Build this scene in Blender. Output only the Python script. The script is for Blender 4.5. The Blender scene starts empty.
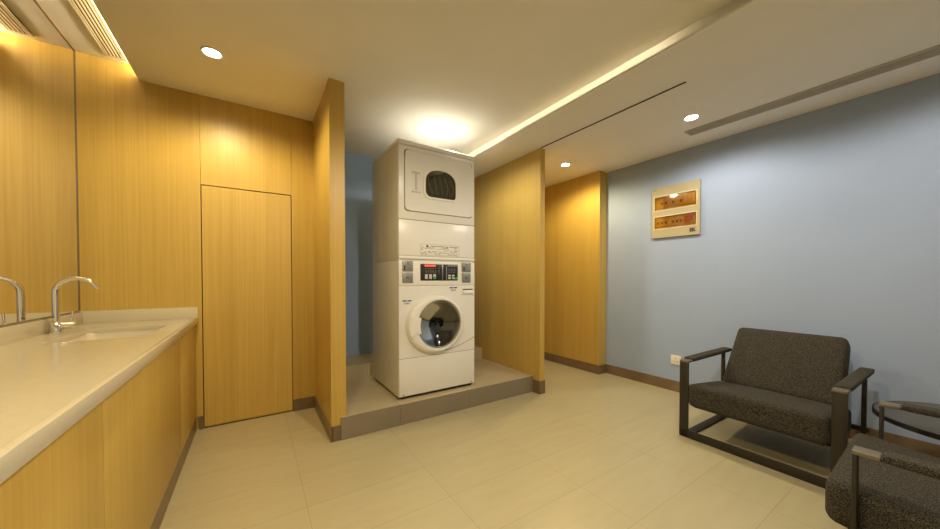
import bpy, bmesh, math
from mathutils import Vector, Matrix
PI = math.pi
S = bpy.context.scene
COL = S.collection

# ------------------------------------------------------------------ materials
def mat(name, color=(.8, .8, .8), rough=.5, metal=0., **k):
    m = bpy.data.materials.new(name); m.use_nodes = True
    b = m.node_tree.nodes['Principled BSDF']
    b.inputs['Base Color'].default_value = (*color, 1)
    b.inputs['Roughness'].default_value = rough
    b.inputs['Metallic'].default_value = metal
    for kk, v in k.items():
        b.inputs[kk.replace('_', ' ')].default_value = v
    return m

def nt(m):
    t = m.node_tree
    return t, t.nodes, t.links, t.nodes['Principled BSDF']

def emit(name, color, strength):
    m = bpy.data.materials.new(name); m.use_nodes = True
    b = m.node_tree.nodes['Principled BSDF']
    b.inputs['Base Color'].default_value = (*color, 1)
    b.inputs['Emission Color'].default_value = (*color, 1)
    b.inputs['Emission Strength'].default_value = strength
    return m

def ramp(N, stops):
    r = N.new('ShaderNodeValToRGB')
    e = r.color_ramp.elements
    e[0].position, e[0].color = stops[0][0], (*stops[0][1], 1)
    e[1].position, e[1].color = stops[-1][0], (*stops[-1][1], 1)
    for p, c in stops[1:-1]:
        x = e.new(p); x.color = (*c, 1)
    return r

def wood(name, dark, mid, light, rough=.38):
    m = mat(name, mid, rough)
    T, N, L, B = nt(m)
    g = N.new('ShaderNodeNewGeometry')
    mp = N.new('ShaderNodeMapping'); mp.inputs['Scale'].default_value = (90, 90, 1.1)
    n1 = N.new('ShaderNodeTexNoise'); n1.inputs['Scale'].default_value = 1; n1.inputs['Detail'].default_value = 3
    mp2 = N.new('ShaderNodeMapping'); mp2.inputs['Scale'].default_value = (14, 14, .25)
    n2 = N.new('ShaderNodeTexNoise'); n2.inputs['Scale'].default_value = 1; n2.inputs['Detail'].default_value = 2
    L.new(g.outputs['Position'], mp.inputs[0]); L.new(mp.outputs[0], n1.inputs['Vector'])
    L.new(g.outputs['Position'], mp2.inputs[0]); L.new(mp2.outputs[0], n2.inputs['Vector'])
    mx = N.new('ShaderNodeMath'); mx.operation = 'MULTIPLY_ADD'
    mx.inputs[1].default_value = .62
    m3 = N.new('ShaderNodeMath'); m3.operation = 'MULTIPLY'; m3.inputs[1].default_value = .38
    L.new(n2.outputs['Fac'], m3.inputs[0]); L.new(n1.outputs['Fac'], mx.inputs[0]); L.new(m3.outputs[0], mx.inputs[2])
    r = ramp(N, [(.36, dark), (.5, mid), (.64, light)])
    L.new(mx.outputs[0], r.inputs[0]); L.new(r.outputs[0], B.inputs['Base Color'])
    bp = N.new('ShaderNodeBump'); bp.inputs['Strength'].default_value = .06; bp.inputs['Distance'].default_value = .002
    L.new(n1.outputs['Fac'], bp.inputs['Height']); L.new(bp.outputs[0], B.inputs['Normal'])
    return m

def tile(name, base, var, grout, ox, oy, sx=.6, sy=.3, rough=.33):
    m = mat(name, base, rough)
    T, N, L, B = nt(m)
    g = N.new('ShaderNodeNewGeometry')
    mp = N.new('ShaderNodeMapping'); mp.inputs['Location'].default_value = (-ox, -oy, 0)
    L.new(g.outputs['Position'], mp.inputs[0])
    br = N.new('ShaderNodeTexBrick'); br.offset = 0; br.squash = 1
    br.inputs['Scale'].default_value = 1
    br.inputs['Brick Width'].default_value = sx; br.inputs['Row Height'].default_value = sy
    br.inputs['Mortar Size'].default_value = .0016; br.inputs['Mortar Smooth'].default_value = .2
    br.inputs['Bias'].default_value = 0
    br.inputs['Color1'].default_value = (*base, 1); br.inputs['Color2'].default_value = (*var, 1)
    br.inputs['Mortar'].default_value = (*grout, 1)
    L.new(mp.outputs[0], br.inputs['Vector'])
    n = N.new('ShaderNodeTexNoise'); n.inputs['Scale'].default_value = 5; n.inputs['Detail'].default_value = 5
    mp3 = N.new('ShaderNodeMapping'); mp3.inputs['Scale'].default_value = (.7, 4, 1)
    L.new(g.outputs['Position'], mp3.inputs[0]); L.new(mp3.outputs[0], n.inputs['Vector'])
    r = ramp(N, [(.3, (.95, .95, .95)), (.7, (1.03, 1.03, 1.03))])
    L.new(n.outputs['Fac'], r.inputs[0])
    mx = N.new('ShaderNodeMix'); mx.data_type = 'RGBA'; mx.blend_type = 'MULTIPLY'; mx.inputs['Factor'].default_value = 1
    L.new(br.outputs['Color'], mx.inputs['A']); L.new(r.outputs[0], mx.inputs['B'])
    L.new(mx.outputs['Result'], B.inputs['Base Color'])
    bp = N.new('ShaderNodeBump'); bp.inputs['Strength'].default_value = .25; bp.inputs['Distance'].default_value = .001
    iv = N.new('ShaderNodeMath'); iv.operation = 'SUBTRACT'; iv.inputs[0].default_value = 1
    L.new(br.outputs['Fac'], iv.inputs[1]); L.new(iv.outputs[0], bp.inputs['Height']); L.new(bp.outputs[0], B.inputs['Normal'])
    return m

def speckle(name, c0, c1, scale, rough, lo=.4, hi=.6, bump=0., detail=2):
    m = mat(name, c0, rough)
    T, N, L, B = nt(m)
    g = N.new('ShaderNodeTexCoord')
    n = N.new('ShaderNodeTexNoise'); n.inputs['Scale'].default_value = scale; n.inputs['Detail'].default_value = detail
    L.new(g.outputs['Object'], n.inputs['Vector'])
    r = ramp(N, [(lo, c0), (hi, c1)])
    L.new(n.outputs['Fac'], r.inputs[0]); L.new(r.outputs[0], B.inputs['Base Color'])
    if bump:
        bp = N.new('ShaderNodeBump'); bp.inputs['Strength'].default_value = bump; bp.inputs['Distance'].default_value = .003
        L.new(n.outputs['Fac'], bp.inputs['Height']); L.new(bp.outputs[0], B.inputs['Normal'])
    return m

def pane(name, tint, refl):
    """thin tinted pane: tinted see-through mixed with a clear reflection"""
    m = bpy.data.materials.new(name); m.use_nodes = True
    T = m.node_tree; N, L = T.nodes, T.links
    N.remove(N['Principled BSDF'])
    tr = N.new('ShaderNodeBsdfTransparent'); tr.inputs[0].default_value = (*tint, 1)
    gl = N.new('ShaderNodeBsdfGlossy'); gl.inputs['Roughness'].default_value = .04
    lw = N.new('ShaderNodeLayerWeight'); lw.inputs['Blend'].default_value = .35
    ad = N.new('ShaderNodeMath'); ad.operation = 'MULTIPLY_ADD'; ad.inputs[1].default_value = .5; ad.inputs[2].default_value = refl
    ad.use_clamp = True
    mx = N.new('ShaderNodeMixShader')
    L.new(lw.outputs['Fresnel'], ad.inputs[0]); L.new(ad.outputs[0], mx.inputs[0])
    L.new(tr.outputs[0], mx.inputs[1]); L.new(gl.outputs[0], mx.inputs[2])
    L.new(mx.outputs[0], N['Material Output'].inputs['Surface'])
    return m

M = {}
M['wood'] = wood('oak_veneer', (.50, .33, .072), (.54, .362, .085), (.585, .40, .10))
M['floor'] = tile('floor_tile', (.465, .412, .258), (.48, .425, .267), (.36, .30, .19), 1.095, -.1)
M['plat'] = tile('platform_tile', (.56, .485, .325), (.575, .50, .335), (.25, .21, .155), 1.78, -.718, .6, .6)
M['ceil'] = speckle('ceiling_paint', (.865, .845, .785), (.88, .86, .80), 3, .85)
M['blue'] = speckle('blue_wall_paint', (.325, .410, .60), (.335, .422, .615), 2.5, .75)
M['bluefill'] = speckle('alcove_blue_fill', (.33, .47, .74), (.34, .485, .76), 2.5, .75)  # wall blue, cooled and brightened in the colour as alcove fill light
M['cream'] = speckle('cream_wall_paint', (.72, .68, .6), (.74, .7, .62), 2.5, .8)
M['skirt'] = speckle('bronze_skirting', (.17, .115, .065), (.2, .14, .08), 8, .35)
M['stone'] = speckle('cream_quartz', (.585, .535, .41), (.60, .55, .425), 60, .12, bump=0)
M['basin'] = mat('basin_ceramic', (.68, .62, .5), .2)
M['chrome'] = mat('chrome', (.82, .80, .77), .08, 1)
M['mirror'] = mat('mirror_silver', (.90, .885, .84), .01, 1)
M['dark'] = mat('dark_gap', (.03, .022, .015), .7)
M['enamel'] = mat('white_enamel', (.78, .78, .77), .28)
M['enamel2'] = mat('white_plastic', (.80, .79, .76), .35)
M['seamgrey'] = mat('seam_grey', (.22, .2, .17), .6)
M['steel'] = mat('brushed_steel', (.42, .41, .39), .35, 1)
M['greymetal'] = mat('coin_box_grey', (.30, .31, .30), .4, .5)
M['blackpanel'] = mat('black_panel', (.025, .028, .026), .25)
M['glass'] = pane('door_glass', (.34, .34, .30), .10)
M['drum'] = mat('drum_steel', (.24, .225, .19), .4, 1)
M['welldark'] = mat('well_dark', (.075, .07, .055), .5)
M['gasket'] = mat('rubber_gasket', (.07, .07, .065), .6)
M['blueink'] = mat('blue_ink', (.03, .07, .32), .5)
M['greyink'] = mat('grey_ink', (.25, .24, .22), .6)
M['redled'] = emit('red_led', (1., .06, .04), 1.2)
M['button'] = mat('button_grey', (.55, .55, .52), .4)
M['green'] = mat('button_green', (.02, .33, .12), .4)
M['lens'] = emit('lamp_lens', (1., .93, .8), 30)
M['ledw'] = emit('cove_led_warm', (1., .85, .58), 36)
M['ledc'] = emit('cove_led_neutral', (1., .86, .62), 3.0)
M['white'] = mat('white_trim', (.8, .78, .74), .5)
M['ventgrey'] = mat('vent_grey', (.52, .49, .42), .5)
M['ventcream'] = mat('vent_cream', (.76, .66, .48), .5)
M['panelcream'] = mat('panel_cream', (.40, .35, .225), .45)
M['panelrim'] = mat('panel_rim', (.62, .55, .38), .4)
M['dryerglass'] = pane('dryer_glass', (.72, .72, .66), .06)
M['amber'] = pane('amber_window', (.97, .80, .40), .10)
M['breaker'] = mat('breaker_tan', (.66, .55, .33), .5)
M['toggle'] = mat('toggle_dark', (.03, .025, .02), .5)
M['red'] = mat('red_label', (.5, .03, .02), .5)
M['fabric'] = speckle('charcoal_tweed', (.005, .0042, .003), (.105, .09, .064), 300, .95, .42, .68, bump=.6, detail=4)
M['frame'] = mat('dark_bronze_metal', (.025, .0205, .0145), .45, .2)
M['cap'] = mat('satin_metal', (.18, .155, .115), .4, .4)
M['tabletop'] = mat('smoked_glass_top', (.085, .085, .08), .4, Specular_IOR_Level=.12)
M['tablerim'] = mat('black_rim', (.012, .012, .012), .3)
M['socket'] = mat('socket_ivory', (.80, .76, .66), .4)

# ------------------------------------------------------------------ mesh helpers
def box(bm, x0, x1, y0, y1, z0, z1, bev=0., seg=2):
    r = bmesh.ops.create_cube(bm, size=1, matrix=Matrix.Translation(((x0+x1)/2, (y0+y1)/2, (z0+z1)/2)) @ Matrix.Diagonal((x1-x0, y1-y0, z1-z0, 1)))
    if bev:
        es = list({e for v in r['verts'] for e in v.link_edges})
        bmesh.ops.bevel(bm, geom=es, offset=bev, segments=seg, profile=.5, affect='EDGES')
    return bm

def cyl(bm, a, b, r, r2=None, seg=24):
    a, b = Vector(a), Vector(b); d = b-a
    q = d.to_track_quat('Z', 'Y').to_matrix().to_4x4()
    bmesh.ops.create_cone(bm, cap_ends=True, segments=seg, radius1=r, radius2=r if r2 is None else r2, depth=d.length,
                          matrix=Matrix.Translation((a+b)/2) @ q)
    return bm

def tube(bm, pts, rad, seg=14):
    pts = [Vector(p) for p in pts]
    rads = rad if isinstance(rad, (list, tuple)) else [rad]*len(pts)
    rings = []; up = None
    for i, p in enumerate(pts):
        t = (pts[min(i+1, len(pts)-1)] - pts[max(i-1, 0)]).normalized()
        if up is None:
            up = Vector((0, 0, 1)) if abs(t.z) < .9 else Vector((0, 1, 0))
        u = (up - t*up.dot(t)).normalized(); w = t.cross(u); up = u
        rings.append([bm.verts.new(p + (u*math.cos(2*PI*k/seg) + w*math.sin(2*PI*k/seg))*rads[i]) for k in range(seg)])
    for a, b in zip(rings, rings[1:]):
        for k in range(seg):
            bm.faces.new((a[k], a[(k+1) % seg], b[(k+1) % seg], b[k]))
    bm.faces.new(rings[0][::-1]); bm.faces.new(rings[-1])
    return bm

def lathe(bm, prof, c, axis='Z', seg=48, closed=False):
    """prof: (radius, along) pairs revolved about an axis through c."""
    c = Vector(c); rings = []
    def pt(r, h, a):
        ca, sa = r*math.cos(a), r*math.sin(a)
        return c + {'Z': Vector((ca, sa, h)), 'Y': Vector((ca, h, sa)), 'X': Vector((h, ca, sa))}[axis]
    for r, h in prof:
        if r < 1e-6: rings.append([bm.verts.new(pt(0, h, 0))])
        else: rings.append([bm.verts.new(pt(r, h, 2*PI*k/seg)) for k in range(seg)])
    pairs = list(zip(rings, rings[1:]))
    if closed: pairs.append((rings[-1], rings[0]))
    for a, b in pairs:
        for k in range(seg):
            k2 = (k+1) % seg
            if len(a) == 1 and len(b) == 1: continue
            if len(a) == 1: bm.faces.new((a[0], b[k2], b[k]))
            elif len(b) == 1: bm.faces.new((a[k], a[k2], b[0]))
            else: bm.faces.new((a[k], a[k2], b[k2], b[k]))
    return bm

def prism(bm, poly, h0, h1, plane='XZ', bev=0.):
    """poly of 2-D points extruded between h0 and h1 along the remaining axis."""
    def p3(p, h):
        return {'XZ': (p[0], h, p[1]), 'YZ': (h, p[0], p[1]), 'XY': (p[0], p[1], h)}[plane]
    a = [bm.verts.new(p3(p, h0)) for p in poly]; b = [bm.verts.new(p3(p, h1)) for p in poly]
    n = len(poly)
    fs = [bm.faces.new(a), bm.faces.new(b[::-1])]
    for i in range(n):
        fs.append(bm.faces.new((a[i], b[i], b[(i+1) % n], a[(i+1) % n])))
    if bev:
        es = list({e for f in fs for e in f.edges})
        bmesh.ops.bevel(bm, geom=es, offset=bev, segments=2, profile=.5, affect='EDGES')
    return bm

def frame(bm, x0, x1, z0, z1, w, y0, y1, plane='XZ'):
    """rectangular ring made of four bars"""
    def b(a0, a1, c0, c1):
        if plane == 'XZ': box(bm, a0, a1, y0, y1, c0, c1)
        elif plane == 'YZ': box(bm, y0, y1, a0, a1, c0, c1)
        else: box(bm, a0, a1, c0, c1, y0, y1)
    b(x0, x1, z0, z0+w); b(x0, x1, z1-w, z1); b(x0, x0+w, z0+w, z1-w); b(x1-w, x1, z0+w, z1-w)
    return bm

def rrect(x0, x1, z0, z1, r, n=6):
    out = []
    for cx, cz, a0 in ((x1-r, z1-r, 0), (x0+r, z1-r, 90), (x0+r, z0+r, 180), (x1-r, z0+r, 270)):
        for k in range(n+1):
            a = math.radians(a0 + 90*k/n); out.append((cx+r*math.cos(a), cz+r*math.sin(a)))
    return out

def ring_prism(bm, outer, inner, h0, h1, plane='XZ'):
    """closed band between two outlines of equal point count"""
    def p3(p, h):
        return {'XZ': (p[0], h, p[1]), 'YZ': (h, p[0], p[1]), 'XY': (p[0], p[1], h)}[plane]
    n = len(outer)
    V = [[bm.verts.new(p3(p, h)) for p in pl] for pl, h in ((outer, h0), (outer, h1), (inner, h1), (inner, h0))]
    for q in range(4):
        A, Bq = V[q], V[(q+1) % 4]
        for i in range(n):
            j = (i+1) % n
            bm.faces.new((A[i], A[j], Bq[j], Bq[i]))
    return bm

def rbox(bm, sx, sy, sz, r, n=10, warp=None):
    """rounded upholstered block centred on the origin"""
    tmp = bmesh.new()
    bmesh.ops.create_cube(tmp, size=2)
    bmesh.ops.subdivide_edges(tmp, edges=tmp.edges[:], cuts=n, use_grid_fill=True)
    h = Vector((sx/2, sy/2, sz/2))
    for v in tmp.verts:
        q = Vector()
        for i in range(3):
            t = v.co[i]
            # crowd the rows toward the edges so that the rounding is smooth
            t = math.copysign(1-(1-abs(t))**1.7, t)
            q[i] = t*h[i]
        inner = Vector([max(-(h[i]-r), min(h[i]-r, q[i])) for i in range(3)])
        d = q-inner
        v.co = inner + (d.normalized()*r if d.length > 1e-7 else Vector())
        if warp: v.co = warp(v.co)
    me = bpy.data.meshes.new('t'); tmp.to_mesh(me); tmp.free(); bm.from_mesh(me); bpy.data.meshes.remove(me)
    return bm

SMOOTH = 35
def obj(name, bm, m, parent=None, loc=None, smooth=True):
    """one mesh object; parent: vertices are in the parent's frame; loc: vertices are in world space, origin moved to loc"""
    bmesh.ops.recalc_face_normals(bm, faces=bm.faces[:])
    if loc is not None:
        bmesh.ops.translate(bm, verts=bm.verts[:], vec=-Vector(loc))
    me = bpy.data.meshes.new(name)
    if smooth:
        for f in bm.faces: f.smooth = True
        for e in bm.edges:
            if len(e.link_faces) == 2 and e.calc_face_angle(0) > math.radians(SMOOTH): e.smooth = False
    bm.to_mesh(me); bm.free()
    me.materials.append(M[m] if isinstance(m, str) else m)
    o = bpy.data.objects.new(name, me); COL.objects.link(o)
    if parent is not None: o.parent = parent
    if loc is not None: o.location = loc
    return o

def NB(): return bmesh.new()
def bx(*a, **k): return box(NB(), *a, **k)

def tag(o, label, cat, group=None):
    o['label'] = label; o['category'] = cat
    if group: o['group'] = group
    return o

def thing(name, label, cat, loc=(0, 0, 0), rz=0., group=None):
    o = bpy.data.objects.new(name, None); COL.objects.link(o)
    o.empty_display_size = .1
    o.location = loc; o.rotation_euler = (0, 0, rz)
    return tag(o, label, cat, group)

def struct(name, bm, m, smooth=False):
    o = obj(name, bm, m, smooth=smooth); o['kind'] = 'structure'; return o

def spart(name, bm, m, parent):
    return obj(name, bm, m, parent, smooth=False)

def copy_tree(o, parent=None):
    c = o.copy(); COL.objects.link(c)
    if parent is not None: c.parent = parent
    for ch in list(o.children): copy_tree(ch, c)
    return c

def text(name, s, size, m, parent, mtx, depth=.0004):
    cu = bpy.data.curves.new(name, 'FONT'); cu.body = s; cu.size = size; cu.extrude = depth
    cu.offset = size*.06; cu.align_x = 'CENTER'; cu.align_y = 'CENTER'
    t = bpy.data.objects.new('t', cu); COL.objects.link(t)
    bpy.context.view_layer.update()
    me = bpy.data.meshes.new_from_object(t.evaluated_get(bpy.context.evaluated_depsgraph_get()))
    bpy.data.objects.remove(t); bpy.data.curves.remove(cu)
    me.transform(mtx)
    me.materials.clear(); me.materials.append(M[m])
    me.name = name
    o = bpy.data.objects.new(name, me); COL.objects.link(o); o.parent = parent
    return o

# ------------------------------------------------------------------ dimensions (metres)
ZC, ZS, ZR = 2.363, 2.2665, 2.452       # main ceiling, low soffit, raised strip over the vanity
XB = 4.24                               # blue wall
YF, YE = -4.6, 1.6                      # behind the camera / end of the passage
XL, XLT = 1.311, 1.405                  # left partition
XR, XRT = 3.102, 3.162                  # right partition
ZP = .150                               # laundry platform
YP = -.718                              # its front
YA = .541                               # alcove back wall

# ------------------------------------------------------------------ the setting
struct('floor', bx(-.1, XB+.1, YF-.1, YE+.1, -.1, 0), 'floor')

bm = NB()
box(bm, -.1, .47, YF-.1, .1, ZR, 2.6)                      # strip above the vanity
box(bm, .28, .47, YF-.1, 0, ZC, ZC+.022)                   # cove lip
box(bm, .47, 2.77, YF-.1, YE+.1, ZC, 2.6)                  # main ceiling
box(bm, 2.77, 2.86, YF-.1, YE+.1, 2.48, 2.6)               # top of the right cove
box(bm, 2.71, 2.86, YF-.1, YE+.1, ZS, ZS+.012)             # lip of the right cove
box(bm, 2.86, XB+.1, YF-.1, YE+.1, ZS, 2.6)                # soffit on the right
struct('ceiling', bm, 'ceil')

# timber clad back wall: four veneer panels with shadow gaps around the flush door
bm = NB()
D0, D1, DZ = .586, 1.1516, 1.734
box(bm, -.1, XL+.02, .012, .1, 0, 2.6)                     # backing
g = .0012
box(bm, -.1, D0-g, 0, .02, .09, 2.5)
box(bm, D0+g, D1-g, 0, .02, DZ+.004, 2.5)
box(bm, D1+g, XL+.01, 0, .02, .09, 2.5)
struct('wall_back', bm, 'wood')
d = struct('door_1', bx(D0+.005, D1-.005, .002, .03, .012, DZ-.003, bev=.0015), 'wood')
spart('shadow_gap', frame(NB(), D0-.0012, D1+.0012, .0, DZ+.004, .004, .0085, .0115), 'dark', d)

struct('wall_left', bx(-.1, -.008, YF-.1, .1, 0, 2.6), 'cream')
struct('wall_front', bx(-.1, XB+.1, YF-.1, YF, 0, 2.6), 'cream')
struct('wall_right', bx(XB, XB+.1, YF-.1, YE+.1, 0, 2.6), 'blue')
struct('wall_alcove', bx(XLT-.02, XR+.02, YA, YA+.1, 0, 2.6), 'bluefill')
struct('wall_passage', bx(XR, XB, YE, YE+.1, 0, 2.6), 'cream')
# partitions
bm = NB(); prism(bm, [(-.706, .185), (-.706, ZC+.02), (.6, ZC+.02), (.6, .0), (-.690, .0), (-.690, .10), (-.706, .10)], XL, XLT, 'YZ')
struct('wall_partition_left', bm, 'wood')
struct('wall_partition_right', bx(XR, XRT, -.802, YE, .0, ZS+.01, bev=.0015), 'wood')
struct('wall_cladding', bx(4.112, XB+.01, -.707, YE, .0, ZS+.01, bev=.0015), 'wood')

# tiled platform for the machines
struct('floor_platform', bx(XLT-.005, XR+.002, YP+.012, YA+.01, 0, ZP), 'plat')
bm = NB()
for a, b in ((1.370, 1.7790), (1.7805, 2.3790), (2.3805, XR)):
    box(bm, a, b, YP, YP+.0125, 0, ZP+.0005, bev=.001, seg=1)
struct('trim_1', bm, 'plat')
struct('floor_ledge', bx(XLT-.002, XR+.002, .12, YA+.01, ZP-.01, .272, bev=.002, seg=1), 'plat')

# skirtings
SH, ST = .094, .006
def skirt(n, *a): return struct('baseboard_'+n, bx(*a), 'skirt')
bm = NB(); box(bm, .56, D0-.004, -ST, .013, 0, SH); box(bm, D1+.004, XL, -ST, .013, 0, SH)
struct('baseboard_back', bm, 'skirt')
bm = NB(); box(bm, XL-ST, XL+.01, -.712, -ST, 0, SH+.006); box(bm, XL, 1.3685, -.712, -.70, 0, SH+.006)
struct('baseboard_partition_left', bm, 'skirt')
bm = NB(); box(bm, XR-ST, XRT+ST, -.808, -.79, 0, .12); box(bm, XR-ST, XR+.01, -.79, YP, 0, .12); box(bm, XRT-.01, XRT+ST, -.79, YE, 0, .12)
struct('baseboard_partition_right', bm, 'skirt')
skirt('right', XB-.008, XB+.005, YF, -.713, 0, .10)
bm = NB(); box(bm, 4.112-ST, 4.13, -.713, YE, 0, .10); box(bm, 4.13, XB, -.713, -.70, 0, .10)
struct('baseboard_cladding', bm, 'skirt')
skirt('front', .6, XB, YF-.005, YF+.008, 0, .10)

# ------------------------------------------------------------------ mirror over the vanity
mr = thing('wall_mirror', 'tall frameless mirror covering the wall above the vanity counter', 'mirror', (0, -1.9, .8746))
obj('mirror_glass', bx(-.008, 0, -2.0, 1.894, 0, ZR-.8746-.0095), 'mirror', mr, smooth=False)
obj('edge_strip', bx(-.008, .004, 1.8945, 1.8995, 0, ZR-.8746-.002), 'skirt', mr, smooth=False)['label'] = 'thin dark vertical strip closing the mirror at the corner'
obj('top_strip', bx(-.008, .004, -2.0, 1.894, ZR-.8746-.009, ZR-.8746-.0003), 'skirt', mr, smooth=False)['label'] = 'thin dark strip along the top of the mirror'
obj('bottom_strip', bx(-.008, .003, -2.0, 1.894, -.0065, -.0002), 'skirt', mr, smooth=False)['label'] = 'thin dark strip under the mirror'

# ------------------------------------------------------------------ vanity
XF = .549; ZT = .795
def cabinet(y0, y1, label):
    c = thing('vanity_cabinet', label, 'cabinet', (.28, (y0+y1)/2, 0), 0, 'oak vanity cabinets under the stone counter')
    h = (y1-y0)/2
    w = bx(.0-.27, XF-.28-.021, -h+.001, h-.001, .10, .60)
    box(w, XF-.28-.045, XF-.28-.021, -h+.001, h-.001, .60, .752)
    obj('carcass', w, 'wood', c, smooth=False)
    obj('door', bx(XF-.28-.02, XF-.28, -h+.0022, h-.0022, .10, .742, bev=.001), 'wood', c)
    obj('shadow_gap', bx(XF-.28-.0208, XF-.28-.0202, -h+.0002, h-.0002, .1, .752), 'dark', c, smooth=False)
    obj('toe_kick', bx(-.2, XF-.28-.002, -h+.0002, h-.0002, 0, .0985), 'skirt', c, smooth=False)
    return c
cabinet(-.583, -.001, 'oak vanity cabinet in the corner by the flush door, under the sink')
cabinet(-1.708, -.583, 'wide oak vanity cabinet in the middle of the counter run')
cabinet(-2.83, -1.708, 'oak vanity cabinet at the bottom left corner, nearest the viewer')

# sink opening
SX0, SX1, SY0, SY1 = .135, .470, -.83, -.345
CT = .564
ct = thing('countertop', 'glossy cream stone countertop with upstand along the mirror', 'countertop', (.28, -1.4, .753))
o_ = Vector((.28, -1.4, .753))
bm = NB()
YN = -2.85
inner = [(x, y) for x, y in rrect(SX0, SX1, SY0, SY1, .012, 4)]
# slab with hole: four boxes around the opening
def lb(bm, x0, x1, y0, y1, z0, z1, **k): return box(bm, x0-o_.x, x1-o_.x, y0-o_.y, y1-o_.y, z0-o_.z, z1-o_.z, **k)
lb(bm, 0.0, SX0, YN, -.0005, ZT-.02, ZT); lb(bm, SX1, CT, YN, -.0005, ZT-.02, ZT)
lb(bm, SX0, SX1, YN, SY0, ZT-.02, ZT); lb(bm, SX0, SX1, SY1, -.0005, ZT-.02, ZT)
bmesh.ops.remove_doubles(bm, verts=bm.verts[:], dist=1e-5)
obj('slab', bm, 'stone', ct, smooth=False)
bm = NB(); lb(bm, CT-.02, CT+.0008, YN, -.0005, .753, ZT+.0002, bev=.0015)
obj('front_edge', bm, 'stone', ct)
bm = NB(); lb(bm, 0.0, .02, YN, -.0205, ZT+.0002, .868, bev=.001); lb(bm, 0.0, CT, -.0205, -.0005, ZT+.0002, .872, bev=.001)
obj('backsplash', bm, 'stone', ct)

sk = thing('sink', 'rectangular undermount basin set into the cream counter below the tap', 'sink', ((SX0+SX1)/2, (SY0+SY1)/2, .62))
hx, hy = (SX1-SX0)/2+.004, (SY1-SY0)/2+.004
bm = NB(); n = 5
outs = [rrect(-hx, hx, -hy, hy, .03, n), rrect(-hx+.012, hx-.012, -hy+.012, hy-.012, .045, n), rrect(-hx+.04, hx-.04, -hy+.04, hy-.04, .04, n)]
hts = [.1545, .02, .004]
rings = [[bm.verts.new((x, y, z)) for x, y in o] for o, z in zip(outs, hts)]
outs2 = [rrect(-hx+.034, hx-.034, -hy+.034, hy-.034, .04, n), rrect(-hx-.004, hx+.004, -hy-.004, hy+.004, .045, n), rrect(-hx-.012, hx+.012, -hy-.012, hy+.012, .03, n)]
rings2 = [[bm.verts.new((x, y, z)) for x, y in o] for o, z in zip(outs2, (-.008, .008, .1545))]
allr = rings + rings2
m_ = len(rings[0])
for a, b in ((rings[0], rings[1]), (rings[1], rings[2]), (rings2[0], rings2[1]), (rings2[1], rings2[2]), (rings2[2], rings[0])):
    for i in range(m_): bm.faces.new((a[i], a[(i+1) % m_], b[(i+1) % m_], b[i]))
bm.faces.new(rings[2]); bm.faces.new(rings2[0])
obj('basin', bm, 'basin', sk)
obj('drain', lathe(NB(), [(0, .0045), (.022, .0045), (.024, .008), (.034, .0055), (.036, .0042)], (0, 0, 0)), 'chrome', sk)

fc = thing('faucet', 'chrome gooseneck tap with side lever beside the sink', 'faucet', (.056, -.46, ZT+.0003))
obj('tap_body', lathe(NB(), [(0, 0), (.027, 0), (.027, .004), (.0235, .007), (.0235, .052), (.018, .06), (0, .062)], (0, 0, 0)), 'chrome', fc)
pts = [(0, 0, .055), (-.001, 0, .11), (-.001, 0, .19)]
for k in range(1, 13):
    a = PI - k/12*math.radians(150)
    pts.append((.072+.073*math.cos(a), 0, .205+.073*math.sin(a)))
tip = Vector(pts[-1]); dr = (Vector(pts[-1])-Vector(pts[-2])).normalized()
pts.append(tuple(tip+dr*.015))
obj('spout', tube(NB(), pts, [.0135]*3+[.0125]*4+[.011]*9), 'chrome', fc)
nz = NB(); cyl(nz, tip+dr*.013, tip+dr*.024, .0125); obj('nozzle', nz, 'chrome', fc)
lv = NB(); cyl(lv, (.01, 0, .038), (.062, .004, .038), .0165); obj('handle_hub', lv, 'chrome', fc)
hv = NB(); tube(hv, [(.052, .004, .045), (.053, .004, .075), (.056, .006, .108)], [.0055, .0045, .0055], 10); obj('lever', hv, 'chrome', fc)

# ------------------------------------------------------------------ washing machine (local: x right, y into the alcove, z up)
WX, WY = 1.800, -.638
W, DP = .683, .640
ws = thing('washing_machine', 'white front-loading washer with round glass door standing on the tiled platform', 'washing machine', (WX, WY, ZP))
HB = 1.072
bm = NB(); box(bm, 0, W, .004, DP, .022, HB-.0125, bev=.004)
for yy in (.21, .42):                                        # pressed creases in the left side sheet
    box(bm, -.0006, .01, yy-.006, yy+.006, .04, HB-.03, bev=.001, seg=1)
obj('cabinet_body', bm, 'enamel', ws)
for sx in (.05, W-.05):
    for sy in (.06, DP-.06):
        obj('foot', lathe(NB(), [(0, 0), (.02, 0), (.02, .006), (.012, .01), (.012, .03), (0, .03)], (sx, sy, 0), seg=16), 'gasket', ws)
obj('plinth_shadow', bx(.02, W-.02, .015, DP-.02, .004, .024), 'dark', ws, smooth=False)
obj('seam', bx(.0025, W-.0025, -.0025, .005, .3105, .3155), 'seamgrey', ws, smooth=False)
obj('seam', bx(.0025, W-.0025, -.0025, .005, .865, .8695), 'seamgrey', ws, smooth=False)
lp = obj('lower_panel', bx(.002, W-.002, -.004, .006, .026, .3115, bev=.003), 'enamel', ws)
for sx in (.035, W-.035):
    obj('screw', lathe(NB(), [(0, -.0065), (.006, -.006), (.007, -.004)], (sx, 0, .038), 'Y', 12), 'steel', lp)

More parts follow.
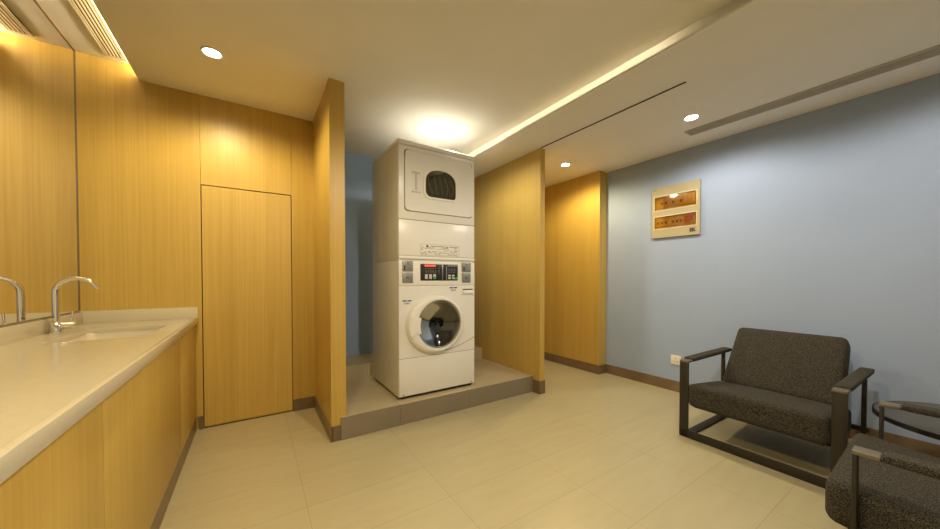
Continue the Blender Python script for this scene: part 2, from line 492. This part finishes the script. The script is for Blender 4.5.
# front panel with the round opening (ring outline to square outline)
bm = NB()
CX, CZ, RO = .330, .560, .205
nseg = 64
def sq(a, x0, x1, z0, z1):
    c, s = math.cos(a), math.sin(a)
    t = 1e9
    if c > 1e-9: t = min(t, (x1-CX)/c)
    if c < -1e-9: t = min(t, (x0-CX)/c)
    if s > 1e-9: t = min(t, (z1-CZ)/s)
    if s < -1e-9: t = min(t, (z0-CZ)/s)
    return (CX+c*t, CZ+s*t)
x0, x1, z0, z1 = .002, W-.002, .3145, .866
angs = sorted(set([2*PI*k/nseg for k in range(nseg)] + [math.atan2(zz-CZ, xx-CX) % (2*PI) for xx in (x0, x1) for zz in (z0, z1)]))
ring_prism(bm, [sq(a, x0, x1, z0, z1) for a in angs], [(CX+RO*math.cos(a), CZ+RO*math.sin(a)) for a in angs], -.004, .006)
fp = obj('front_panel', bm, 'enamel', ws)
# the sweeping crease from the door to the right edge
pts = [(CX+.06+.29*t, -.0042, .318+.02+.085*t**1.6) for t in [k/12 for k in range(13)]]
obj('crease', tube(NB(), [(x, y, z) for x, y, z in pts], .0022, 8), 'seamgrey', fp)

# door
dr_ = obj('door', lathe(NB(), [(.246, -.003), (.246, -.018), (.240, -.034), (.226, -.046), (.206, -.050), (.194, -.046), (.189, -.034), (.188, -.006), (.20, -.003)],
                        (CX, 0, CZ), 'Y', 72, closed=True), 'enamel2', ws)
dr_['label'] = 'white rounded door ring'
for v in dr_.data.vertices:                                  # the ring is wider on the handle side
    x, z = v.co.x-CX, v.co.z-CZ
    t = min(1, max(0, (math.hypot(x, z)-.19)/.05))
    v.co.x = CX + x*(1+.03*t) - .026*t; v.co.z = CZ + z*(1-.075*t)
obj('glass', lathe(NB(), [(.1875, -.030), (.17, -.022), (.13, -.006), (.10, .012), (.05, .022), (0, .024), (0, .018), (.05, .016), (.096, .006), (.125, -.012), (.168, -.029), (.1875, -.036)],
                   (CX, 0, CZ), 'Y', 64), 'glass', dr_)
obj('inner_rim', lathe(NB(), [(.1875, -.033), (.182, -.035), (.176, -.030), (.181, -.02), (.1875, -.02)], (CX, 0, CZ), 'Y', 64, closed=True), 'greymetal', dr_)
# pull handle on the left of the ring
hb = NB()
arc_o = [(CX-.024+.243*math.cos(a), CZ+.243*math.sin(a)) for a in [math.radians(160+40*k/10) for k in range(11)]]
arc_i = [(CX+.176*math.cos(a), CZ+.176*math.sin(a)) for a in [math.radians(200-40*k/10) for k in range(11)]]
prism(hb, arc_o+arc_i, -.054, -.040, 'XZ', bev=.003)
obj('door_handle', hb, 'enamel2', dr_)
# drum behind
dm = obj('drum', lathe(NB(), [(.204, .006), (.19, .03), (.25, .07), (.27, .10), (.27, .40), (.20, .44), (.06, .45), (0, .45), (0, .455), (.21, .445), (.275, .40), (.275, .07), (.20, .02)], (CX, 0, CZ), 'Y', 64), 'drum', ws)
gk = NB(); lathe(gk, [(.204, .002), (.19, .004), (.176, .02), (.178, .045), (.20, .05), (.2045, .02)], (CX, 0, CZ), 'Y', 64, closed=True)
obj('gasket', gk, 'gasket', dm)
for k in range(3):
    a = math.radians(60+120*k)
    rb = NB(); c0 = Vector((CX+.255*math.cos(a), 0, CZ+.255*math.sin(a)))
    tube(rb, [(c0.x, .10, c0.z), (c0.x, .25, c0.z), (c0.x, .40, c0.z)], [.03, .034, .03], 10)
    obj('drum_lifter', rb, 'gasket', dm)
# lift the sheet in front of the drum out of the solid body: cut the cabinet
def cut(o, cutter_bm):
    c = obj('cutter', cutter_bm, 'dark', ws)
    md = o.modifiers.new('cut', 'BOOLEAN'); md.operation = 'DIFFERENCE'; md.object = c; md.solver = 'EXACT'
    bpy.context.view_layer.update()
    me = bpy.data.meshes.new_from_object(o.evaluated_get(bpy.context.evaluated_depsgraph_get()))
    o.modifiers.clear(); o.data = me
    bpy.data.objects.remove(c)
body = [c for c in ws.children if c.name.startswith('cabinet_body')][0]
cut(body, lathe(NB(), [(0, -.05), (.206, -.05), (.206, .02), (.279, .06), (.279, .47), (0, .47)], (CX, 0, CZ), 'Y', 64))

# control panel
cp = obj('control_panel', prism(NB(), [(-.007, .8685), (-.003, HB-.013), (.02, HB-.013), (.02, .8685)], .0015, W-.0015, 'YZ', bev=.002), 'enamel2', ws)
cp['label'] = 'white sloping control fascia'
obj('display', bx(.176, .513, -.0085, .0, .905, 1.036, bev=.002), 'blackpanel', cp)['label'] = 'black control display with red numerals and keys'
obj('display_rail', bx(.364, .374, -.0105, -.007, .908, 1.033, bev=.001), 'steel', cp)
obj('display_rail', bx(.402, .409, -.0105, -.007, .908, 1.02, bev=.001), 'greymetal', cp)
obj('led_readout', bx(.212, .305, -.0095, -.0075, 1.017, 1.029), 'redled', cp, smooth=False)['label'] = 'glowing red readout'
obj('display_strip', bx(.415, .505, -.0095, -.0075, 1.020, 1.033), 'steel', cp, smooth=False)
for i, x in enumerate((.212, .248, .284)):
    o = obj('button', bx(x, x+.024, -.0125, -.008, .918, .955, bev=.0015), 'button', cp)
obj('green_key', bx(.284, .309, -.0135, -.008, .917, .936, bev=.001), 'green', cp)['label'] = 'green start key'
for x in (.408+.012, .408+.047):
    for z in (.917, .938):
        obj('button', bx(x, x+.024, -.0125, -.008, z, z+.015, bev=.0015), 'button', cp)
obj('green_key', bx(.478, .508, -.0135, -.008, .913, .932, bev=.001), 'green', cp)['label'] = 'green key at the right end'
for z in (.965, .975, .985, 1.0):
    for x in (.215, .236, .257, .278, .299, .33):
        obj('legend_mark', bx(x, x+.013, -.0091, -.008, z, z+.003), 'greyink', cp, smooth=False)
for z in (.972, .984, .996):
    for x in (.42, .445, .47):
        obj('legend_mark', bx(x, x+.018, -.0091, -.008, z, z+.003), 'greyink', cp, smooth=False)
for xa in (.027, .553):
    obj('coin_slot_box', bx(xa, xa+.086, -.014, .0, .978, 1.056, bev=.003), 'greymetal', cp)
    sl = obj('coin_slot', bx(xa+.012, xa+.022, -.0155, -.012, .985, 1.02), 'dark', cp, smooth=False)
    obj('coin_button', lathe(NB(), [(0, -.019), (.009, -.018), (.011, -.013)], (xa+.045, 0, 1.038), 'Y', 16), 'steel', cp)
    obj('coin_door', bx(xa, xa+.086, -.012, .0, .888, .968, bev=.003), 'greymetal', cp)
    obj('lock', lathe(NB(), [(0, -.0185), (.006, -.0185), (.012, -.018), (.014, -.011)], (xa+.043, 0, .93), 'Y', 20), 'steel', cp)
    obj('lock_keyhole', bx(xa+.0415, xa+.0445, -.0195, -.018, .923, .937), 'dark', cp, smooth=False)
# detergent drawer
dd = obj('detergent_drawer', bx(.548, .672, -.006, .0, .775, .862, bev=.002), 'enamel2', ws)
obj('drawer_grip', prism(NB(), [(-.005, .792), (-.02, .796), (-.02, .806), (-.012, .822), (-.005, .824)], .562, .662, 'YZ', bev=.001), 'enamel2', dd)
obj('grip_slot', bx(.562, .662, -.0075, -.005, .826, .834), 'dark', dd, smooth=False)
# printed marks
XZ = Matrix.Rotation(PI/2, 4, 'X')
for xa, zc, w in ((.030, .752, .072), (.437, .846, .072)):
    pr = obj('brand_mark', bx(xa, xa+w*.46, -.0052, -.003, zc-.005, zc+.005, bev=.0008), 'blueink', ws, smooth=False)
    box_ = bx(xa+w*.54, xa+w, -.0052, -.003, zc-.005, zc+.005, bev=.0008)
    obj('brand_mark', box_, 'blueink', ws, smooth=False)
    for k in range(4):
        obj('printed_line', bx(xa+.012+k*.012, xa+.02+k*.012, -.0049, -.003, zc-.026, zc-.014), 'greyink', ws, smooth=False)

# ------------------------------------------------------------------ tumble dryer on top
dy = thing('tumble_dryer', 'white tumble dryer with arched window stacked on top of the washer', 'dryer', (WX, WY, ZP+HB-.012))
zo = HB-.012
HT = 1.964-zo
bm = NB(); box(bm, 0, W, .004, DP, 0, HT-.035, bev=.004)
for yy in (.21, .42):
    box(bm, -.0006, .01, yy-.006, yy+.006, .03, HT-.06, bev=.001, seg=1)
obj('cabinet_body', bm, 'enamel', dy)
obj('top_lid', bx(-.004, W+.004, -.008, DP+.004, HT-.036, HT, bev=.008, seg=3), 'enamel', dy)
obj('bottom_lip', prism(NB(), [(-.009, .012), (-.009, .026), (-.004, .034), (.006, .034), (.006, .012)], .001, W-.001, 'YZ', bev=.002), 'enamel', dy)
ca = obj('service_panel', bx(.002, W-.002, -.004, .006, .036, 1.3685-zo, bev=.003), 'enamel', dy)
# instruction sheet, its print too small to read
il = obj('instruction_label', bx(.176, .527, -.0048, -.003, 1.105-zo, 1.192-zo), 'enamel2', ca, smooth=False)
obj('label_border', frame(NB(), .177, .526, 1.106-zo, 1.191-zo, .002, -.0052, -.0045), 'greyink', il, smooth=False)
obj('label_symbol', lathe(NB(), [(0, -.0056), (.009, -.0054), (.009, -.0045)], (.236, 0, 1.176-zo), 'Y', 16), 'blackpanel', il)
obj('label_symbol', bx(.403, .42, -.0056, -.0045, 1.163-zo, 1.18-zo), 'greyink', il, smooth=False)
import random
random.seed(4)
bm = NB()
for r in range(6):
    z = 1.112-zo + r*.0105
    x = .184
    while x < .505:
        w = random.uniform(.012, .05)
        if random.random() < .75: box(bm, x, min(x+w, .52), -.0052, -.0046, z, z+.0042)
        x += w+random.uniform(.006, .016)
for a, b in ((.262, .395), (.43, .515)): box(bm, a, b, -.0052, -.0046, 1.174-zo, 1.180-zo)
obj('label_text', bm, 'greyink', il, smooth=False)
obj('seam', bx(.0025, W-.0025, -.0025, .005, 1.3675-zo, 1.3735-zo), 'seamgrey', dy, smooth=False)
# dryer front and door
zt = 1.925-zo
obj('front_panel', bx(.002, W-.002, -.004, .006, 1.3725-zo, zt, bev=.003), 'enamel', dy)
dz0, dz1, dx0, dx1 = 1.437-zo, 1.892-zo, .050, .650
gp = obj('door_gap', ring_prism(NB(), rrect(dx0-.005, dx1+.005, dz0-.005, dz1+.005, .025), rrect(dx0+.004, dx1-.004, dz0+.004, dz1-.004, .018), -.0048, -.0035), 'seamgrey', dy, smooth=False)
# window outline: flat sill, rounded arch
wx0, wx1, wz0, wz1 = .212, .492, 1.556-zo, 1.782-zo
def wout(e):
    x0, x1, z0, z1 = wx0-e, wx1+e, wz0-e, wz1+e
    cx = (x0+x1)/2; hw = (x1-x0)/2; zs_ = z0+(z1-z0)*.52
    pts = []
    for k in range(25):                          # arch (superellipse) from right to left
        a = PI*k/24
        c, s = math.cos(a), math.sin(a)
        pts.append((cx+hw*math.copysign(abs(c)**.86, c), zs_+(z1-zs_)*abs(s)**.86))
    r = .045
    for k in range(7):
        a = PI + PI/2*k/6; pts.append((x0+r+r*math.cos(a), z0+r+r*math.sin(a)))
    for k in range(7):
        a = 1.5*PI + PI/2*k/6; pts.append((x1-r*.6+r*.6*math.cos(a), z0+r*.6+r*.6*math.sin(a)))
    return pts
rect = rrect(dx0, dx1, dz0, dz1, .020, 9)
# door skin: outline points matched to the window outline by angle
wn = wout(0)
cxm, czm = (wx0+wx1)/2, wz0+.11
def ray_rect(p):
    a = math.atan2(p[1]-czm, p[0]-cxm); c, s = math.cos(a), math.sin(a); t = 1e9
    if c > 1e-9: t = min(t, (dx1-cxm)/c)
    if c < -1e-9: t = min(t, (dx0-cxm)/c)
    if s > 1e-9: t = min(t, (dz1-czm)/s)
    if s < -1e-9: t = min(t, (dz0-czm)/s)
    return (cxm+c*t, czm+s*t)
outp = [ray_rect(p) for p in wn]
corners = [(dx1, dz1), (dx0, dz1), (dx0, dz0), (dx1, dz0)]
for cnr in corners:                              # move the nearest outline point onto each corner, slightly rounded
    i = min(range(len(outp)), key=lambda i: (outp[i][0]-cnr[0])**2+(outp[i][1]-cnr[1])**2)
    outp[i] = (cnr[0]+math.copysign(.008, cxm-cnr[0]), cnr[1]+math.copysign(.008, czm-cnr[1]))
dd_ = obj('door', ring_prism(NB(), outp, wn, -.014, -.0042), 'enamel', dy, smooth=False)
dd_['label'] = 'square white dryer door'
obj('window_frame', ring_prism(NB(), wout(.013), wout(-.004), -.021, -.012), 'enamel2', dd_)
wg = obj('window', prism(NB(), wout(-.003), -.0135, -.0115), 'dryerglass', dd_, smooth=False)
wg['label'] = 'dark glass of the dryer window'
bk = obj('window_well', prism(NB(), wout(.002), -.0062, -.0043), 'welldark', dd_, smooth=False)
for k in range(5):
    dx_ = .055*k
    bb = NB(); tube(bb, [(wx0+.03+dx_*.9, -.0075, wz1-.045-.01*abs(k-2)), (wx0+.045+dx_, -.0075, wz0+.09), (wx0+.075+dx_*.72, -.0075, wz0+.03)], .0022+.0012*(k % 2), 8)
    obj('drum_vane', bb, 'button', bk)
# recessed T-shaped finger pull
hd = NB(); box(hd, .105, .172, -.0165, -.013, 1.722-zo, 1.737-zo, bev=.001); box(hd, .131, .146, -.0165, -.013, 1.60-zo, 1.722-zo, bev=.001); box(hd, .100, .178, -.0165, -.013, 1.578-zo, 1.588-zo, bev=.001)
obj('door_handle', hd, 'button', dd_)['label'] = 'moulded T-shaped door pull'
for z in (dz0+.07, dz1-.07):
    obj('hinge', bx(dx1-.003, dx1+.008, -.0155, -.004, z-.03, z+.03, bev=.001), 'enamel2', dd_)

# ------------------------------------------------------------------ electrical box on the blue wall (local x = along -Y)
eb = thing('distribution_board', 'beige electrical distribution box with two amber windows on the blue wall', 'electrical box', (XB, -1.437, 1.468))
def wb(bm, y0, y1, z0, z1, t0, t1, **k):     # y given in world, z in world, t = distance off the wall
    return box(bm, -t1, -t0, y0+1.437, y1+1.437, z0-1.468, z1-1.468, **k)
bm = NB()
for a in ((-1.650, -1.225, 1.866, 1.957), (-1.622, -1.252, 1.672, 1.735), (-1.650, -1.225, 1.468, 1.556), (-1.650, -1.622, 1.556, 1.866), (-1.252, -1.225, 1.556, 1.866)):
    wb(bm, *a, .0005, .022)
eb_c = obj('cover', bm, 'panelcream', eb, smooth=False)
for z0, z1, lab in ((1.735, 1.866, 'upper'), (1.556, 1.672, 'lower')):
    o = obj('window_rim', NB() if False else frame(NB(), -1.630+1.437, -1.244+1.437, z0-.008-1.468, z1+.008-1.468, .009, -.0245, -.021, 'YZ'), 'panelrim', eb, smooth=False)
    bm = NB(); wb(bm, -1.622, -1.252, z0, z1, .0185, .0205)
    obj('window_pane', bm, 'amber', o, smooth=False)['label'] = 'amber see-through %s window' % lab
    bm = NB(); wb(bm, -1.622, -1.252, z0, z1, .0005, .003)
    obj('back_plate', bm, 'breaker', o, smooth=False)
    nb = 10
    for k in range(nb):
        ya = -1.27-k*.034
        if lab == 'lower' and k in (7, 8): continue
        bm = NB(); wb(bm, ya-.032, ya, z0+.022, z1-.022, .003, .012, bev=.001, seg=1)
        br = obj('breaker', bm, 'breaker', o)
        if (lab == 'upper' and k in (1, 2, 4, 6)) or (lab == 'lower' and k in (0, 1, 2, 4, 5, 6)):
            bm = NB(); zc_ = (z0+z1)/2; wb(bm, ya-.024, ya-.008, zc_-.014, zc_+.010, .012, .0165, bev=.001, seg=1)
            obj('toggle', bm, 'toggle', br)
    if lab == 'lower':
        bm = NB(); wb(bm, -1.592, -1.515, z0+.045, z1-.022, .003, .0135, bev=.001, seg=1)
        obj('red_breaker', bm, 'red', o)['label'] = 'red breaker block'
YZ = Matrix.Rotation(-PI/2, 4, 'Z') @ Matrix.Rotation(PI/2, 4, 'X')
text('emblem', 'EK', .043, 'toggle', eb, Matrix.Translation((-.0226, -1.592+1.437, 1.512-1.468)) @ YZ)
bm = NB(); wb(bm, -1.275, -1.24, 1.932, 1.939, .021, .0226); obj('maker_mark', bm, 'green', eb, smooth=False)

so = thing('wall_socket', 'small ivory power socket low on the blue wall', 'socket', (XB, -1.455, .30))
obj('plate', bx(-.009, -.0003, -.044, .044, -.044, .044, bev=.003), 'socket', so)
for dy_, dz_, rot in ((-.012, -.014, 0), (.012, -.014, 0), (0, .014, 0)):
    obj('pin_hole', bx(-.0096, -.008, dy_-.002, dy_+.002, dz_-.005, dz_+.005), 'dark', so, smooth=False)

# ------------------------------------------------------------------ ceiling fittings
def downlight(x, y, z, label, watt, col, cone=166, blend=.55):
    t = thing('downlight', label, 'ceiling light', (x, y, z), 0, 'recessed ceiling downlights')
    obj('trim_ring', lathe(NB(), [(.052, -.0005), (.052, -.005), (.047, -.007), (.040, -.004), (.040, -.0005)], (0, 0, 0), seg=32, closed=True), 'white', t)
    obj('lens', lathe(NB(), [(0, -.0025), (.0398, -.0025), (.0398, -.0008), (0, -.0008)], (0, 0, 0), seg=32), 'lens', t)
    l = bpy.data.lights.new('downlight_lamp', 'SPOT'); l.energy = watt; l.color = col
    l.spot_size = math.radians(cone); l.spot_blend = blend; l.shadow_soft_size = .045
    lo = bpy.data.objects.new('downlight_lamp', l); COL.objects.link(lo); lo.parent = t; lo.location = (0, 0, -.05)
    return t
WARM = (1., .80, .40); NEUT = (1., .86, .68); COOL = (1., .90, .72); WASH = (1., .93, .76)
downlight(.706, -.596, ZC, 'downlight in front of the flush oak door', 25, WARM)
downlight(2.394, -.564, ZC, 'downlight directly above the stacked laundry machines', 22, WASH)
downlight(3.640, -.630, ZS, 'downlight at the mouth of the passage beside the sliding panel', 26, WARM)
downlight(3.620, -1.830, ZS, 'downlight beside the end of the linear air grille on the right', 18, COOL, 172, .45)
downlight(3.575, -2.985, ZS, 'downlight above the armchairs at the right edge of the picture', 8, COOL, 172, .4)
downlight(.72, -2.30, ZC, 'added fill light, unseen, over the near part of the vanity run', 34, WARM, 174, .4)  # unseen lamp, added to even out the light on the vanity side
downlight(1.75, -2.75, ZC, 'added fill light, unseen, in the middle of the ceiling', 46, NEUT, 174, .4)  # added lamp above the frame, fills in where the visible downlights fall short

def led(name, x0, x1, y0, y1, z0, z1, m, label):
    return tag(obj(name, bx(x0, x1, y0, y1, z0, z1), m, loc=((x0+x1)/2, (y0+y1)/2, z0), smooth=False), label, 'light strip')
led('cove_light', .40, .43, YF+.2, -.02, ZC+.0223, ZC+.034, 'ledw', 'warm light strip hidden in the slot above the vanity')
led('cove_light', 2.7703, 2.782, -2.05, .45, 2.390, 2.402, 'ledc', 'light strip hidden behind the edge of the lowered ceiling')

# air grilles: frame, dark void and long slats
def grille(x0, x1, y0, y1, z, n, m, label):
    t = thing('air_grille', label, 'vent', ((x0+x1)/2, (y0+y1)/2, z)); hx, hy = (x1-x0)/2, (y1-y0)/2
    obj('void', bx(-hx+.002, hx-.002, -hy+.002, hy-.002, -.0035, -.0005), 'dark', t, smooth=False)
    obj('frame', frame(NB(), -hx, hx, -hy, hy, .008, -.009, -.0005, 'XY'), m, t, smooth=False)
    w = (2*hx-.016)/n
    for k in range(n):
        a = -hx+.008+w*k
        bm = NB(); box(bm, a+w*.27, a+w*.73, -hy+.008, hy-.008, -.0085, -.0035)
        obj('slat', bm, m, t, smooth=False)
    return t
grille(.140, .236, -4.4, -.05, ZR, 5, 'ventcream', 'long slotted air grille over the vanity')
grille(3.835, 3.95, -4.3, -1.685, ZS, 4, 'ventgrey', 'long grey linear air grille along the blue wall')
tag(obj('ceiling_track', bx(3.095, 3.108, -2.02, -.81, ZS-.003, ZS), 'dark', loc=(3.10, -1.41, ZS-.003), smooth=False),
    'thin dark ceiling track running on from the oak partition', 'track')

# ------------------------------------------------------------------ armchair (local: faces -y, front legs at y = 0)
HX = .383; FW = .055; FT = .011; AZ = .515
def make_armchair(label):
    t = thing('armchair', label, 'armchair', (0, 0, 0), 0, 'charcoal tweed armchairs by the blue wall')
    # front loop of flat bar
    for s in (-1, 1):
        xo, xi = s*HX, s*(HX-FW)
        a, b = min(xo, xi), max(xo, xi)
        obj('leg', bx(a, b, 0, FT, .004, AZ, bev=.002), 'frame', t)
        xm = s*(HX-FW/2)
        obj('leg', bx(xm-.010, xm+.010, .605, .63, .004, AZ-.010, bev=.002), 'frame', t)
        arm = obj('arm', bx(a, b, 0, .69, AZ-.009, AZ+.002, bev=.002), 'frame', t)
        obj('arm_cap', bx(a-.0008, b+.0008, -.0012, .058, AZ-.0098, AZ+.004, bev=.003), 'cap', arm)['label'] = 'bare satin metal end of the arm'
        pad = NB(); rbox(pad, FW+.008, .635, .028, .010, 6)
        bmesh.ops.translate(pad, verts=pad.verts[:], vec=(xm, .060+.3175, AZ+.002))
        obj('arm_pad', pad, 'fabric', arm)
        obj('floor_rail', bx(a, b, FT+.0005, .70, 0, FT, bev=.002), 'frame', t)
    obj('floor_rail', bx(-HX, HX, 0, FT, 0, FW, bev=.004), 'frame', t)
    obj('floor_rail', bx(-HX+FW, HX-FW, .645, .70, 0, FT, bev=.002), 'frame', t)
    # seat
    def wseat(p):
        y = p.y; f = (p.y+.27)/.54
        crown = .012*(1-(p.x/.33)**2)*(1-min(1, abs(2*f-1))**2) if p.z > 0 else 0
        tp = 1-.16*max(0, f) if p.z < 0 else 1
        return Vector((p.x, y, p.z*tp + crown - .065*f))
    bm = NB(); rbox(bm, .652, .54, .155, .034, 16, wseat)
    bmesh.ops.translate(bm, verts=bm.verts[:], vec=(0, .245, .300))
    obj('seat', bm, 'fabric', t)
    bm = NB(); prism(bm, [(.03, .208), (.03, .224), (.50, .175), (.50, .155)], -.30, .30, 'YZ')
    sb = obj('seat_base', bm, 'frame', t, smooth=False)
    for s in (-1, 1):
        bm = NB(); a, b = sorted((s*.29, s*(HX-.006))); box(bm, a, b, .606, .629, .16, .185); obj('support_bar', bm, 'frame', sb, smooth=False)
    bm = NB(); box(bm, -.30, .30, .49, .629, .158, .182); obj('support_bar', bm, 'frame', sb, smooth=False)
    # back cushion, leaning
    tilt = math.radians(34)
    R = Matrix.Rotation(-tilt, 4, 'X')
    def wback(p):
        k = 1 - .05*(p.z+.235)/.47
        c = -.012*(1-(p.x/.30)**2)*(1-(p.z/.24)**2) if p.y < 0 else 0
        q = Vector((p.x*k, p.y+c, p.z)); q = R @ q
        return q
    bm = NB(); rbox(bm, .592, .135, .47, .035, 14, wback)
    bmesh.ops.translate(bm, verts=bm.verts[:], vec=(0, .590, .482))
    obj('backrest', bm, 'fabric', t)
    bm = NB(); box(bm, -.27, .27, -.012, .012, -.22, .0)
    bmesh.ops.transform(bm, matrix=Matrix.Translation((0, .655, .42)) @ R, verts=bm.verts[:])
    obj('back_support', bm, 'frame', t)
    return t
a1 = make_armchair('charcoal tweed armchair standing with its back against the blue wall')
a1.location = (3.322, -2.2835, 0); a1.rotation_euler = (0, 0, -PI/2-math.radians(.6))
a2 = copy_tree(a1)
a2['label'] = 'charcoal tweed armchair cut off by the lower right corner of the picture'
a2.location = (2.889, -2.780, 0); a2.rotation_euler = (0, 0, PI+math.radians(1.3))
for c in a2.children:
    if c.name.split('.')[0] in ('seat', 'seat_base'): c.location.y -= .045      # its cushion has slid forward a little

# side table
tb = thing('side_table', 'round black side table between the cut-off armchair and the blue wall', 'side table', (3.590, -3.025, 0))
RT, TZ = .312, .416
obj('tabletop', lathe(NB(), [(0, TZ), (RT-.006, TZ), (RT-.006, TZ-.012), (0, TZ-.012)], (0, 0, 0), seg=72), 'tabletop', tb)
obj('rim', lathe(NB(), [(RT-.0058, TZ+.001), (RT, TZ-.001), (RT, TZ-.022), (RT-.02, TZ-.022), (RT-.02, TZ-.0125), (RT-.0058, TZ-.0125)], (0, 0, 0), seg=72, closed=True), 'tablerim', tb)
obj('stem', lathe(NB(), [(0, .012), (.022, .012), (.022, TZ-.022), (.06, TZ-.014), (0, TZ-.0125)], (0, 0, 0), seg=32), 'tablerim', tb)
obj('base', lathe(NB(), [(0, 0), (.17, 0), (.17, .006), (.03, .016), (0, .016)], (0, 0, 0), seg=48), 'tablerim', tb)

# ------------------------------------------------------------------ camera
cam = bpy.data.cameras.new('camera'); co = bpy.data.objects.new('camera', cam); COL.objects.link(co)
cam.sensor_fit = 'HORIZONTAL'; cam.sensor_width = 36; cam.lens = 36*330.6/940
cam.shift_x = 0; cam.shift_y = (284.0-264.5)/940; cam.clip_start = .02
co.location = (.8957, -3.0002, 1.0716); co.rotation_euler = (PI/2-.0165, 0, -.5787)
S.camera = co

w = bpy.data.worlds.new('world'); S.world = w; w.use_nodes = True
w.node_tree.nodes['Background'].inputs[0].default_value = (.6, .6, .6, 1)
w.node_tree.nodes['Background'].inputs[1].default_value = .0
S.view_settings.view_transform = 'Standard'; S.view_settings.look = 'None'
S.view_settings.exposure = 0.70; S.view_settings.gamma = 1; S.view_settings.use_curve_mapping = False
S.cycles.max_bounces = 14; S.cycles.diffuse_bounces = 8; S.cycles.glossy_bounces = 6; S.cycles.transmission_bounces = 8
S.cycles.sample_clamp_indirect = 6; S.cycles.use_denoising = True
S.cycles.caustics_reflective = False; S.cycles.caustics_refractive = False
